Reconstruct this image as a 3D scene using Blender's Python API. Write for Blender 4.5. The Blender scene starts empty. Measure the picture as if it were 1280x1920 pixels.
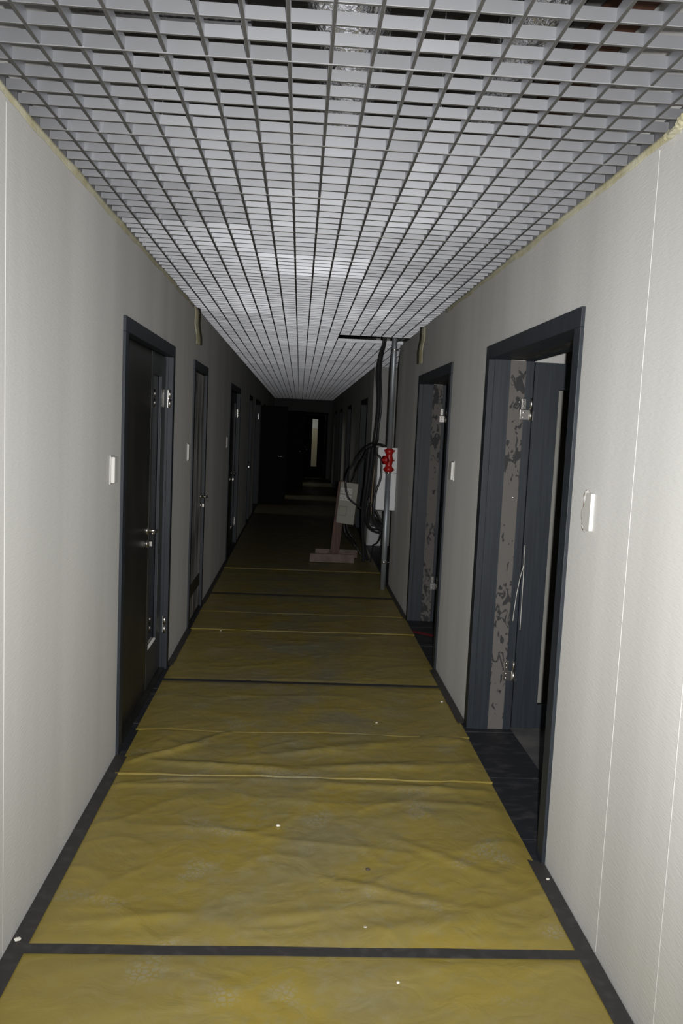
import bpy, bmesh, math, random
from mathutils import Vector, Matrix, noise
random.seed(7)
SC = bpy.context.scene
COL = SC.collection

# ------------------------------------------------------------------ camera
H = 1.63
cam_d = bpy.data.cameras.new('camera')
cam_d.sensor_fit = 'VERTICAL'
cam_d.sensor_height = 36.0
cam_d.lens = 1550.0 / 1920.0 * 36.0
cam_d.clip_start = 0.05
cam = bpy.data.objects.new('camera', cam_d)
COL.objects.link(cam)
RC = Matrix(((0.99774027, -0.03957873, -0.05429441),
             (-0.049994, 0.1025518, -0.99347055),
             (0.04488829, 0.99393996, 0.10034136)))
cam.matrix_world = Matrix.Translation((0, 0, H)) @ RC.to_4x4()
SC.camera = cam

# ------------------------------------------------------------------ world (closed corridor: almost no ambient)
wd = bpy.data.worlds.new('world')
wd.use_nodes = True
wd.node_tree.nodes['Background'].inputs[0].default_value = (0.6, 0.75, 1.0, 1)
wd.node_tree.nodes['Background'].inputs[1].default_value = 0.0
SC.world = wd

# ------------------------------------------------------------------ the camera's flash (right of the lens, camera held upright)
FLASH = 640.0
fd = bpy.data.lights.new('camera_flash', 'SPOT')
fd.energy = FLASH
fd.spot_size = math.radians(170)
fd.spot_blend = 0.3
fd.shadow_soft_size = 0.012
fd.color = (1.0, 0.985, 0.96)
fd.use_nodes = True
nt = fd.node_tree
for n in list(nt.nodes):
    nt.nodes.remove(n)
def lnode(t, **k):
    n = nt.nodes.new(t)
    for a, b in k.items():
        setattr(n, a, b)
    return n
tc = lnode('ShaderNodeTexCoord')
sx = lnode('ShaderNodeSeparateXYZ')
nt.links.new(tc.outputs['Normal'], sx.inputs[0])
def lmath(op, a, b=None):
    n = lnode('ShaderNodeMath', operation=op)
    for i, v in enumerate((a, b)):
        if v is None:
            continue
        if isinstance(v, (int, float)):
            n.inputs[i].default_value = v
        else:
            nt.links.new(v, n.inputs[i])
    return n.outputs[0]
FA, FB = 0.56, 0.62      # beam widths of the flash head (tangent of the angle), across and along
u = lmath('DIVIDE', lmath('DIVIDE', sx.outputs[0], sx.outputs[2]), FA)
v = lmath('DIVIDE', lmath('DIVIDE', sx.outputs[1], sx.outputs[2]), FB)
q = lmath('ADD', lmath('POWER', lmath('ABSOLUTE', u), 2.0), lmath('POWER', lmath('ABSOLUTE', v), 2.0))
beam = lmath('DIVIDE', 1.0, lmath('ADD', 1.0, lmath('POWER', q, 1.25)))
em = lnode('ShaderNodeEmission')
nt.links.new(beam, em.inputs['Strength'])
lo = lnode('ShaderNodeOutputLight')
nt.links.new(em.outputs[0], lo.inputs[0])
flash = bpy.data.objects.new('camera_flash', fd)
flash.matrix_world = cam.matrix_world @ Matrix.Translation((0.072, 0.03, 0.0))
COL.objects.link(flash)

# daylight that reaches the far end through the side rooms' windows
def window_light(name, loc, target, sx_, sy_, power, spread, color=(1.0, 0.97, 0.86)):
    d = bpy.data.lights.new(name, 'AREA')
    d.shape = 'RECTANGLE'; d.size = sx_; d.size_y = sy_
    d.energy = power; d.color = color; d.spread = math.radians(spread)
    o = bpy.data.objects.new(name, d)
    o.location = loc
    o.rotation_euler = (Vector(target) - Vector(loc)).to_track_quat('-Z', 'Y').to_euler()
    COL.objects.link(o)
    return o
window_light('window_daylight', (-3.9, 15.8, 2.3), (0.2, 15.8, 0), 1.0, 0.8, 0.8, 60)
window_light('window_daylight', (-3.9, 19.05, 2.3), (0.2, 19.05, 0), 1.0, 0.8, 1.8, 60)
window_light('window_daylight', (-3.9, 23.7, 2.3), (0.2, 23.7, 0), 1.0, 0.8, 2.5, 60)
window_light('window_daylight', (0.3, 28.6, 2.3), (0.5, 30.0, 1.3), 1.2, 0.8, 3.0, 120)

SC.view_settings.view_transform = 'Standard'
SC.view_settings.look = 'None'
SC.view_settings.gamma = 1.0
SC.view_settings.exposure = 0.0
SC.view_settings.use_curve_mapping = False
SC.cycles.diffuse_bounces = 2
SC.cycles.glossy_bounces = 2
SC.cycles.transparent_max_bounces = 8
SC.cycles.sample_clamp_indirect = 3.0

# ------------------------------------------------------------------ materials
def mat(name, color, rough=0.5, metal=0.0, spec=0.5, bump=None, vary=None, diffrough=0.0, coat=0.0):
    """color; vary=(color2, scale, lo, hi, stretch) mixes in a second colour by noise; bump=(scale, strength, stretch, dist)"""
    m = bpy.data.materials.new(name)
    m.use_nodes = True
    t = m.node_tree
    b = t.nodes['Principled BSDF']
    b.inputs['Base Color'].default_value = (*color, 1)
    b.inputs['Roughness'].default_value = rough
    b.inputs['Metallic'].default_value = metal
    b.inputs['Specular IOR Level'].default_value = spec
    b.inputs['Diffuse Roughness'].default_value = diffrough
    if coat:
        b.inputs['Coat Weight'].default_value = coat
    if vary or bump:
        g = t.nodes.new('ShaderNodeNewGeometry')
    def nz(scale, stretch, detail=5):
        mp = t.nodes.new('ShaderNodeMapping')
        mp.inputs['Scale'].default_value = stretch
        t.links.new(g.outputs['Position'], mp.inputs[0])
        n = t.nodes.new('ShaderNodeTexNoise')
        n.inputs['Scale'].default_value = scale
        n.inputs['Detail'].default_value = detail
        t.links.new(mp.outputs[0], n.inputs[0])
        return n
    if vary:
        c2, sc, lo_, hi_, st = vary
        n = nz(sc, st)
        mr = t.nodes.new('ShaderNodeMapRange')
        mr.inputs[1].default_value = lo_; mr.inputs[2].default_value = hi_
        t.links.new(n.outputs[0], mr.inputs[0])
        mx = t.nodes.new('ShaderNodeMix'); mx.data_type = 'RGBA'
        mx.inputs[6].default_value = (*color, 1); mx.inputs[7].default_value = (*c2, 1)
        t.links.new(mr.outputs[0], mx.inputs[0])
        t.links.new(mx.outputs[2], b.inputs['Base Color'])
    if bump:
        sc, stg, st, dist = bump
        n = nz(sc, st, 3)
        bp = t.nodes.new('ShaderNodeBump')
        bp.inputs['Strength'].default_value = stg
        bp.inputs['Distance'].default_value = dist
        t.links.new(n.outputs[0], bp.inputs['Height'])
        t.links.new(bp.outputs[0], b.inputs['Normal'])
    return m

M = {}
M['wall'] = mat('wallpaper', (0.62, 0.62, 0.607), 0.75, spec=0.2, diffrough=0.12,
                vary=((0.545, 0.545, 0.532), 1.1, 0.38, 0.62, (1, 2.2, 0.12)), bump=(110, 0.7, (1, 0.3, 1.8), 0.002))
M['seam'] = mat('seam_filler', (0.66, 0.66, 0.645), 0.5)
M['plaster'] = mat('plaster', (0.42, 0.41, 0.40), 0.9, diffrough=1.0)
M['slab'] = mat('concrete_slab', (0.10, 0.10, 0.10), 0.95)
M['roomfloor'] = mat('room_floor', (0.10, 0.10, 0.105), 0.7, vary=((0.19, 0.185, 0.18), 5, 0.45, 0.7, (1, 1, 1)))
M['tile'] = mat('dark_floor_tile', (0.022, 0.024, 0.030), 0.55, vary=((0.075, 0.075, 0.08), 9, 0.5, 0.8, (1, 2, 1)), bump=(30, 0.2, (1, 1, 1), 0.002))
M['wood'] = mat('dark_grey_veneer', (0.026, 0.033, 0.043), 0.5, spec=0.35, vary=((0.020, 0.025, 0.033), 60, 0.4, 0.6, (1, 1, 0.04)), bump=(120, 0.25, (1, 1, 0.03), 0.001))
M['leaf'] = mat('dark_veneer_leaf', (0.055, 0.06, 0.068), 0.42, spec=0.4, vary=((0.075, 0.078, 0.078), 3.0, 0.45, 0.7, (1, 1, 0.4)), bump=(120, 0.2, (1, 1, 0.03), 0.001))
M['leafdark'] = mat('black_brown_veneer', (0.020, 0.020, 0.019), 0.38, spec=0.45, vary=((0.038, 0.038, 0.034), 4.0, 0.45, 0.75, (1, 1, 0.5)))
M['leafblack'] = mat('black_veneer', (0.0035, 0.0035, 0.0035), 0.6, spec=0.1)
M['endwall'] = mat('falloff_dimmed_end_wall', (0.14, 0.14, 0.14), 0.85)  # flash falloff at the far end put into the wall's colour
M['leafdust'] = mat('dusty_leaf', (0.05, 0.05, 0.05), 0.6, diffrough=0.3, vary=((0.27, 0.27, 0.26), 4.0, 0.33, 0.62, (1, 2.0, 0.5)))
M['steel'] = mat('brushed_steel', (0.75, 0.73, 0.70), 0.28, metal=1.0)
M['pipe'] = mat('galvanised_steel', (0.48, 0.52, 0.56), 0.45, metal=0.65, vary=((0.34, 0.37, 0.40), 14, 0.4, 0.7, (1, 1, 0.3)))
M['red'] = mat('red_paint', (0.42, 0.012, 0.010), 0.35)
M['redtape'] = mat('red_tape', (0.25, 0.012, 0.015), 0.5)
M['tape'] = mat('grey_duct_tape', (0.045, 0.043, 0.042), 0.5, spec=0.3, vary=((0.075, 0.073, 0.075), 22, 0.5, 0.8, (1, 1, 1)), bump=(40, 0.2, (1, 1, 1), 0.002))
M['masking'] = mat('masking_tape', (0.66, 0.64, 0.48), 0.6, vary=((0.50, 0.46, 0.27), 9, 0.4, 0.7, (1, 1, 1)), bump=(60, 0.5, (1, 1, 1), 0.004))
M['plastic'] = mat('white_plastic', (0.68, 0.68, 0.65), 0.35)
M['whitebox'] = mat('white_enamel', (0.74, 0.76, 0.78), 0.5)
M['beige'] = mat('beige_enamel', (0.34, 0.335, 0.285), 0.5)
M['beigedark'] = mat('grey_plastic', (0.28, 0.28, 0.25), 0.4)
M['label'] = mat('white_sticker', (0.6, 0.6, 0.59), 0.6)
M['ink'] = mat('dark_ink', (0.12, 0.12, 0.12), 0.7)
M['cable'] = mat('black_rubber', (0.035, 0.036, 0.04), 0.42)
M['cabletan'] = mat('tan_cable', (0.22, 0.17, 0.11), 0.5)
M['board'] = mat('weathered_board', (0.24, 0.185, 0.165), 0.8, vary=((0.16, 0.12, 0.105), 9, 0.35, 0.65, (1, 1, 1)), bump=(50, 0.5, (0.4, 4, 4), 0.004))
M['postwood'] = mat('reddish_post', (0.16, 0.095, 0.08), 0.8, vary=((0.10, 0.065, 0.055), 14, 0.35, 0.65, (4, 4, 0.4)), bump=(50, 0.5, (3, 3, 0.4), 0.004))
M['foil'] = mat('aluminium_foil', (0.72, 0.72, 0.74), 0.25, metal=1.0, bump=(45, 0.9, (1, 1, 1), 0.02))
M['galv'] = mat('zinc_tray', (0.5, 0.5, 0.52), 0.4, metal=0.8)
M['brown'] = mat('rust_primer', (0.11, 0.05, 0.03), 0.7)
M['scrap'] = mat('white_paper', (0.8, 0.78, 0.7), 0.6)
M['stone'] = mat('dark_grit', (0.08, 0.06, 0.05), 0.8)
M['string'] = mat('pale_string', (0.75, 0.73, 0.68), 0.6)

# metal of the open-cell ceiling: silver lacquer that throws light back when seen face on
def grid_mat():
    m = bpy.data.materials.new('silver_lacquer')
    m.use_nodes = True
    t = m.node_tree
    b = t.nodes['Principled BSDF']
    b.inputs['Base Color'].default_value = (0.46, 0.47, 0.50, 1)
    b.inputs['Roughness'].default_value = 0.445
    b.inputs['Metallic'].default_value = 0.85
    b.inputs['Specular IOR Level'].default_value = 0.3
    return m
M['grid'] = grid_mat()
M['gridshade'] = mat('shaded_blade_underside', (0.075, 0.074, 0.070), 0.55, spec=0.3)  # shade under the blades, painted as a darker colour on downward faces
M['edge'] = mat('grey_edge_angle', (0.20, 0.20, 0.21), 0.5, metal=0.5)
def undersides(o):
    o.data.materials.append(M['gridshade'])
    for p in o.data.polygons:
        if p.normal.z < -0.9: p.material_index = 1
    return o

def strip_mat():          # jamb strip left raw: beige board with dark glue blotches and scratches
    m = bpy.data.materials.new('raw_jamb_strip')
    m.use_nodes = True
    t = m.node_tree
    b = t.nodes['Principled BSDF']
    b.inputs['Roughness'].default_value = 0.8
    b.inputs['Diffuse Roughness'].default_value = 1.0
    g = t.nodes.new('ShaderNodeNewGeometry')
    mp = t.nodes.new('ShaderNodeMapping'); mp.inputs['Scale'].default_value = (1.0, 1.0, 0.55)
    t.links.new(g.outputs['Position'], mp.inputs[0])
    n = t.nodes.new('ShaderNodeTexNoise'); n.inputs['Scale'].default_value = 26; n.inputs['Detail'].default_value = 3
    n.inputs['Distortion'].default_value = 1.2
    t.links.new(mp.outputs[0], n.inputs[0])
    n2 = t.nodes.new('ShaderNodeTexNoise'); n2.inputs['Scale'].default_value = 3.2; n2.inputs['Detail'].default_value = 2
    t.links.new(g.outputs['Position'], n2.inputs[0])
    ad = t.nodes.new('ShaderNodeMath'); ad.operation = 'MULTIPLY_ADD'; ad.inputs[1].default_value = 0.55
    t.links.new(n2.outputs[0], ad.inputs[0]); t.links.new(n.outputs[0], ad.inputs[2])
    r = t.nodes.new('ShaderNodeMapRange'); r.inputs[1].default_value = 0.845; r.inputs[2].default_value = 0.875
    t.links.new(ad.outputs[0], r.inputs[0])
    mx = t.nodes.new('ShaderNodeMix'); mx.data_type = 'RGBA'
    mx.inputs[6].default_value = (0.145, 0.135, 0.128, 1); mx.inputs[7].default_value = (0.035, 0.035, 0.038, 1)
    t.links.new(r.outputs[0], mx.inputs[0]); t.links.new(mx.outputs[2], b.inputs['Base Color'])
    return m
M['strip'] = strip_mat()
M['headstrip'] = mat('dusty_head_strip', (0.02, 0.021, 0.024), 0.7, vary=((0.09, 0.09, 0.09), 9, 0.45, 0.7, (3, 1, 1)))

def glass_mat():
    m = bpy.data.materials.new('door_glass')
    m.use_nodes = True
    t = m.node_tree
    t.nodes.remove(t.nodes['Principled BSDF'])
    o = t.nodes['Material Output']
    tr = t.nodes.new('ShaderNodeBsdfTransparent'); tr.inputs[0].default_value = (0.88, 0.875, 0.86, 1)
    gl = t.nodes.new('ShaderNodeBsdfGlossy'); gl.inputs['Roughness'].default_value = 0.05
    fr = t.nodes.new('ShaderNodeFresnel'); fr.inputs[0].default_value = 1.45
    mx = t.nodes.new('ShaderNodeMixShader')
    t.links.new(fr.outputs[0], mx.inputs[0]); t.links.new(tr.outputs[0], mx.inputs[1]); t.links.new(gl.outputs[0], mx.inputs[2])
    t.links.new(mx.outputs[0], o.inputs[0])
    return m
M['glass'] = glass_mat()

def film_mat():
    m = bpy.data.materials.new('yellow_protective_film')
    m.use_nodes = True
    t = m.node_tree
    L = t.links.new
    b = t.nodes['Principled BSDF']
    b.inputs['Roughness'].default_value = 0.42
    b.inputs['Specular IOR Level'].default_value = 0.45
    g = t.nodes.new('ShaderNodeNewGeometry')
    def nz(scale, detail, dist=0.0, st=(1, 1, 1)):
        mp = t.nodes.new('ShaderNodeMapping'); mp.inputs['Scale'].default_value = st
        L(g.outputs['Position'], mp.inputs[0])
        n = t.nodes.new('ShaderNodeTexNoise'); n.inputs['Scale'].default_value = scale
        n.inputs['Detail'].default_value = detail; n.inputs['Distortion'].default_value = dist
        L(mp.outputs[0], n.inputs[0]); return n.outputs[0]
    def rng(v, a, b_, c=0.0, d=1.0):
        n = t.nodes.new('ShaderNodeMapRange')
        for i, x in enumerate((a, b_, c, d)):
            n.inputs[i + 1].default_value = x
        L(v, n.inputs[0]); return n.outputs[0]
    def mul(a, b_):
        n = t.nodes.new('ShaderNodeMath'); n.operation = 'MULTIPLY'
        for i, x in enumerate((a, b_)):
            if isinstance(x, float): n.inputs[i].default_value = x
            else: L(x, n.inputs[i])
        return n.outputs[0]
    def mix(f, a, b_):
        n = t.nodes.new('ShaderNodeMix'); n.data_type = 'RGBA'
        L(f, n.inputs[0])
        for i, x in ((6, a), (7, b_)):
            if isinstance(x, tuple): n.inputs[i].default_value = (*x, 1)
            else: L(x, n.inputs[i])
        return n.outputs[2]
    # walked-on dust: heaviest along the middle of the corridor
    sp = t.nodes.new('ShaderNodeSeparateXYZ'); L(g.outputs['Position'], sp.inputs[0])
    ab = t.nodes.new('ShaderNodeMath'); ab.operation = 'ABSOLUTE'; 
    ofs = t.nodes.new('ShaderNodeMath'); ofs.operation = 'SUBTRACT'; ofs.inputs[1].default_value = 0.09
    L(sp.outputs[0], ofs.inputs[0]); L(ofs.outputs[0], ab.inputs[0])
    mid = rng(ab.outputs[0], 0.25, 0.85, 1.0, 0.15)
    far = rng(sp.outputs[1], 2.5, 5.5, 0.55, 1.0)
    dust = mul(mul(rng(nz(2.6, 6, 0.6), 0.38, 0.66), mid), far)
    fine = mul(mul(rng(nz(19, 5, 0.4), 0.48, 0.72), mid), 0.45)
    c = mix(dust, (0.315, 0.245, 0.055), (0.215, 0.195, 0.12))
    c = mix(fine, c, (0.30, 0.27, 0.16))
    # shoe-tread prints: small cell pattern in scattered blotches
    vo = t.nodes.new('ShaderNodeTexVoronoi'); vo.feature = 'DISTANCE_TO_EDGE'; vo.inputs['Scale'].default_value = 48
    L(g.outputs['Position'], vo.inputs[0])
    tread = mul(mul(rng(vo.outputs[0], 0.05, 0.16, 0.0, 1.0), rng(nz(4.2, 1), 0.60, 0.70)), 0.5)
    c = mix(tread, c, (0.33, 0.31, 0.23))
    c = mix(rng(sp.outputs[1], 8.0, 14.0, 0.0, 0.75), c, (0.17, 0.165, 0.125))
    L(c, b.inputs['Base Color'])
    L(rng(dust, 0, 1, 0.36, 0.6), b.inputs['Roughness'])
    bp = t.nodes.new('ShaderNodeBump'); bp.inputs['Strength'].default_value = 0.5; bp.inputs['Distance'].default_value = 0.010
    L(nz(8, 8, 1.2), bp.inputs['Height']); L(bp.outputs[0], b.inputs['Normal'])
    return m
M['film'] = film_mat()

# ------------------------------------------------------------------ helpers
def new_obj(name, bm, m=None, parent=None, smooth=False):
    me = bpy.data.meshes.new(name)
    bmesh.ops.recalc_face_normals(bm, faces=bm.faces)
    bm.to_mesh(me); bm.free()
    if m: me.materials.append(m)
    if smooth:
        for p in me.polygons: p.use_smooth = True
    o = bpy.data.objects.new(name, me)
    COL.objects.link(o)
    if parent:
        o.parent = parent
        o.matrix_parent_inverse = Matrix.Identity(4)
        o.location = -parent.matrix_world_t if hasattr(parent, 'matrix_world_t') else Vector(o.location)
    return o

def root(name, loc=(0, 0, 0), label=None, cat=None, group=None, kind=None):
    o = bpy.data.objects.new(name, None)
    COL.objects.link(o)
    o.location = loc
    tag(o, label, cat, group, kind)
    return o

def tag(o, label=None, cat=None, group=None, kind=None):
    if label: o['label'] = label
    if cat: o['category'] = cat
    if group: o['group'] = group
    if kind: o['kind'] = kind
    return o

def part(name, bm, m, parent, smooth=False):
    """bm in world coordinates; the part keeps its place under a parent that stands at its own base"""
    top = parent
    off = Vector((0, 0, 0))
    while top is not None:
        off += top.location
        top = top.parent
    for v_ in bm.verts: v_.co -= off
    me = bpy.data.meshes.new(name)
    bmesh.ops.recalc_face_normals(bm, faces=bm.faces)
    bm.to_mesh(me); bm.free()
    me.materials.append(m)
    if smooth:
        for p in me.polygons: p.use_smooth = True
    o = bpy.data.objects.new(name, me)
    COL.objects.link(o)
    o.parent = parent
    return o

def solo(name, bm, m, label, cat, group=None, kind=None, smooth=False, loc=None):
    if loc is not None:
        for v_ in bm.verts: v_.co -= Vector(loc)
    me = bpy.data.meshes.new(name)
    bmesh.ops.recalc_face_normals(bm, faces=bm.faces)
    bm.to_mesh(me); bm.free()
    me.materials.append(m)
    if smooth:
        for p in me.polygons: p.use_smooth = True
    o = bpy.data.objects.new(name, me)
    COL.objects.link(o)
    if loc is not None: o.location = loc
    return tag(o, label, cat, group, kind)

def B(x0, x1, y0, y1, z0, z1, bev=0.0, bm=None, rot=None, about=None):
    own = bm is None
    bm = bm or bmesh.new()
    r = bmesh.ops.create_cube(bm, size=1.0)
    vs = r['verts']
    for v_ in vs:
        v_.co = Vector(((x0 + x1) / 2 + v_.co.x * (x1 - x0), (y0 + y1) / 2 + v_.co.y * (y1 - y0), (z0 + z1) / 2 + v_.co.z * (z1 - z0)))
    if bev:
        es = set()
        for v_ in vs:
            for e in v_.link_edges: es.add(e)
        rr = bmesh.ops.bevel(bm, geom=list(es), offset=bev, segments=2, affect='EDGES', profile=0.5)
    if rot is not None:
        bmesh.ops.rotate(bm, verts=bm.verts, cent=about, matrix=rot)
    return bm

def smooth_path(pts, sub=5):
    P = [Vector(p) for p in pts]
    if len(P) < 3: return P
    out = []
    for i in range(len(P) - 1):
        p0, p1, p2, p3 = P[max(i - 1, 0)], P[i], P[i + 1], P[min(i + 2, len(P) - 1)]
        for k in range(sub):
            t = k / sub
            out.append(0.5 * ((2 * p1) + (-p0 + p2) * t + (2 * p0 - 5 * p1 + 4 * p2 - p3) * t * t + (-p0 + 3 * p1 - 3 * p2 + p3) * t ** 3))
    out.append(P[-1])
    return out

def tube(pts, r, n=8, bm=None, radii=None):
    bm = bm or bmesh.new()
    rings = []
    up = Vector((0.3, 0.2, 1)).normalized()
    prev = None
    for i, p in enumerate(pts):
        d = (pts[min(i + 1, len(pts) - 1)] - pts[max(i - 1, 0)])
        if d.length < 1e-9: d = Vector((0, 0, 1))
        d.normalize()
        a = (prev if prev is not None else up)
        a = a - a.dot(d) * d
        if a.length < 1e-3: a = Vector((1, 0, 0)) - Vector((1, 0, 0)).dot(d) * d
        a.normalize(); prev = a
        b = d.cross(a)
        rr = radii[i] if radii else r
        rings.append([bm.verts.new(p + rr * (math.cos(2 * math.pi * k / n) * a + math.sin(2 * math.pi * k / n) * b)) for k in range(n)])
    for i in range(len(rings) - 1):
        for k in range(n):
            bm.faces.new((rings[i][k], rings[i][(k + 1) % n], rings[i + 1][(k + 1) % n], rings[i + 1][k]))
    bm.faces.new(rings[0]); bm.faces.new(rings[-1])
    return bm

def prof(prs, c, ax=Vector((0, 0, 1)), n=16):
    """lathe: prs = [(distance along ax, radius)] about c"""
    pts = [Vector(c) + ax * a for a, r in prs]
    bm = bmesh.new()
    ax = ax.normalized()
    a_ = ax.orthogonal().normalized(); b_ = ax.cross(a_)
    rings = []
    for p, (_, r) in zip(pts, prs):
        rings.append([bm.verts.new(p + r * (math.cos(2 * math.pi * k / n) * a_ + math.sin(2 * math.pi * k / n) * b_)) for k in range(n)])
    for i in range(len(rings) - 1):
        for k in range(n):
            bm.faces.new((rings[i][k], rings[i][(k + 1) % n], rings[i + 1][(k + 1) % n], rings[i + 1][k]))
    bm.faces.new(rings[0]); bm.faces.new(rings[-1])
    return bm

# ------------------------------------------------------------------ setting: walls, floor, ends
XL, XR = -0.83, 1.005
ZG = 2.50                # underside of the open-cell ceiling
ZS = 3.25                # slab above it
YN, YF = -1.2, 26.5
WT = 0.228                # wall thickness
left_doors = [(3.92, 5.45), (6.45, 7.38), (9.80, 11.40), (13.35, 14.28), (15.25, 17.15), (18.55, 19.55), (20.3, 21.5), (23.1, 24.2)]
right_doors = [(2.975, 4.49), (5.54, 7.07), (12.35, 13.75), (16.2, 17.5), (19.6, 20.9), (22.6, 23.9)]
CW = 0.072               # casing width
DH = 2.105

def comb_wall(name, x0, x1, ya, yb, doors):
    """one slab with a notch for every doorway"""
    pts = [(ya, 0.0)]
    for a, b in doors:
        a += CW * 0.6; b -= CW * 0.6
        pts += [(a, 0), (a, DH - CW * 0.6), (b, DH - CW * 0.6), (b, 0)]
    pts += [(yb, 0.0), (yb, ZS), (ya, ZS)]
    bm = bmesh.new()
    f0 = bm.faces.new([bm.verts.new((x0, y, z)) for y, z in pts])
    r = bmesh.ops.extrude_face_region(bm, geom=[f0])
    for e in r['geom']:
        if isinstance(e, bmesh.types.BMVert): e.co.x = x1
    bmesh.ops.triangulate(bm, faces=[f for f in bm.faces if len(f.verts) > 4])
    o = new_obj(name, bm, M['wall'])
    o['kind'] = 'structure'
    return o
N0, N1, NX = 8.66, 11.6, 1.42       # recess in the right wall
wl = comb_wall('wall_left', XL - WT, XL, YN, YF, left_doors)
wr = comb_wall('wall_right', XR, XR + WT, YN, N0, right_doors[:2])
wr2 = comb_wall('wall_right_far', XR, XR + WT, N1, YF, right_doors[2:])
o = new_obj('wall_recess', B(NX, NX + 0.1, N0 - 0.1, N1 + 0.1, 0, ZS), M['wall']); o['kind'] = 'structure'
o = new_obj('wall_recess_back', B(XR + WT, NX, N1, N1 + 0.1, 0, ZS), M['wall']); o['kind'] = 'structure'
o = new_obj('wall_recess_front', B(XR + WT, NX, N0 - 0.1, N0, 0, ZS), M['wall']); o['kind'] = 'structure'
o = new_obj('wall_back', B(XL - WT, XR + WT, YN - 0.1, YN, 0, ZS), M['wall']); o['kind'] = 'structure'
# seams of the wall covering
for x, y, w in ((XR, 2.432, wr), (XR, 2.015, wr), (XL, 2.389, wl)):
    s = 1 if x < 0 else -1
    part('seam', B(min(x, x + s * 0.0012), max(x, x + s * 0.0012), y - 0.0016, y + 0.0016, 0.012, 2.47), M['seam'], w)
# end wall with its doorway
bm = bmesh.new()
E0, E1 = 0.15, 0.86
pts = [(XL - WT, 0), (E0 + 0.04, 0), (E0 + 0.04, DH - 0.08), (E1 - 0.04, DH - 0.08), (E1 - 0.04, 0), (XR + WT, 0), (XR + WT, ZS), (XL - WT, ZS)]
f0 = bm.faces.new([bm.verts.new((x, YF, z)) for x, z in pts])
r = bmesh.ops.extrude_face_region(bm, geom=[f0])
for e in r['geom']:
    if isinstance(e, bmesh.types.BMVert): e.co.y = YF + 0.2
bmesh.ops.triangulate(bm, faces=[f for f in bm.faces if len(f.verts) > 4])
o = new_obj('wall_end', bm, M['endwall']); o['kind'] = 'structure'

floor = new_obj('floor', B(-4.6, 4.6, YN - 0.1, 31.5, -0.12, -0.012), M['roomfloor']); floor['kind'] = 'structure'
# tiles of the corridor floor, visible along the edges and in the doorways
tbm = None
ty = 1.37
tile_me = None
n = 0
while ty < 12.0:
    for i, (a, b) in enumerate(((-1.06, -0.445), (-0.44, 0.155), (0.16, 0.655), (0.66, 1.245))):
        o = part('floor_tile', B(a, b - 0.002, ty, ty + 0.595, -0.012, 0.0, bev=0.0015), M['tile'], floor)
    ty += 0.6
part('floor_tile_run', B(-1.06, 1.245, ty, YF + 0.2, -0.012, 0.0), M['tile'], floor)

slab = new_obj('ceiling_slab', B(-4.6, 4.6, YN - 0.1, 31.5, ZS, ZS + 0.15), M['slab']); slab['kind'] = 'structure'

# ------------------------------------------------------------------ rooms behind the walls (where a doorway lets one look or light comes in)
def room(x0, x1, y0, y1, nm, m=M['plaster']):
    # three partitions
    for a, b, c, d in ((x0, x1, y0 - 0.1, y0), (x0, x1, y1, y1 + 0.1)):
        o = new_obj('wall_' + nm, B(a, b, c, d, 0, ZS - 0.02), m); o['kind'] = 'structure'
room(XR + WT, 4.5, 0.6, 4.80, 'right_office', M['wall'])
room(XR + WT, 4.5, 5.12, 8.4, 'middle_office', M['wall'])
o = new_obj('wall_outer_right', B(4.5, 4.6, YN, 31.4, 0, ZS), M['wall']); o['kind'] = 'structure'
# left outer wall, with window openings left where daylight comes in
pts = [(14.0, 0.0), (YF, 0.0)]
for i, (a, b, z0, z1) in enumerate(((YN, 15.3, 0, ZS), (15.3, 16.3, 0, 1.85), (15.3, 16.3, 2.75, ZS), (16.3, 18.55, 0, ZS), (18.55, 19.55, 0, 1.85), (18.55, 19.55, 2.75, ZS),
                                    (19.55, 23.2, 0, ZS), (23.2, 24.2, 0, 1.85), (23.2, 24.2, 2.75, ZS), (24.2, 31.4, 0, ZS))):
    o = new_obj('wall_outer_left', B(-4.1, -4.0, a, b, z0, z1), M['plaster']); o['kind'] = 'structure'
for y in (12.2, 14.6, 17.6, 20.0, 22.2, 25.2):
    o = new_obj('wall_left_office', B(-4.0, XL - WT, y, y + 0.1, 0, ZS - 0.02), M['plaster']); o['kind'] = 'structure'
# room beyond the end door
o = new_obj('wall_beyond', B(-2.0, 3.0, 30.2, 30.3, 0, ZS), mat('cream_wall', (0.55, 0.52, 0.36), 0.8)); o['kind'] = 'structure'
o = new_obj('wall_beyond_upper', B(-2.0, 3.0, 30.17, 30.2, 1.58, ZS), mat('white_wall', (0.75, 0.78, 0.80), 0.8)); o['kind'] = 'structure'
for x in (-0.6, 1.6):
    o = new_obj('wall_beyond_side', B(x, x + 0.1, YF + 0.2, 30.17, 0, ZS - 0.02), M['plaster']); o['kind'] = 'structure'

# ------------------------------------------------------------------ doors
def side_box(side, y0, y1, z0, z1, d0, d1, bev=0.0):
    """box given by its depth into the wall (negative = proud of it)"""
    if side < 0:
        return B(XL - d1, XL - d0, y0, y1, z0, z1, bev)
    return B(XR + d0, XR + d1, y0, y1, z0, z1, bev)

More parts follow.
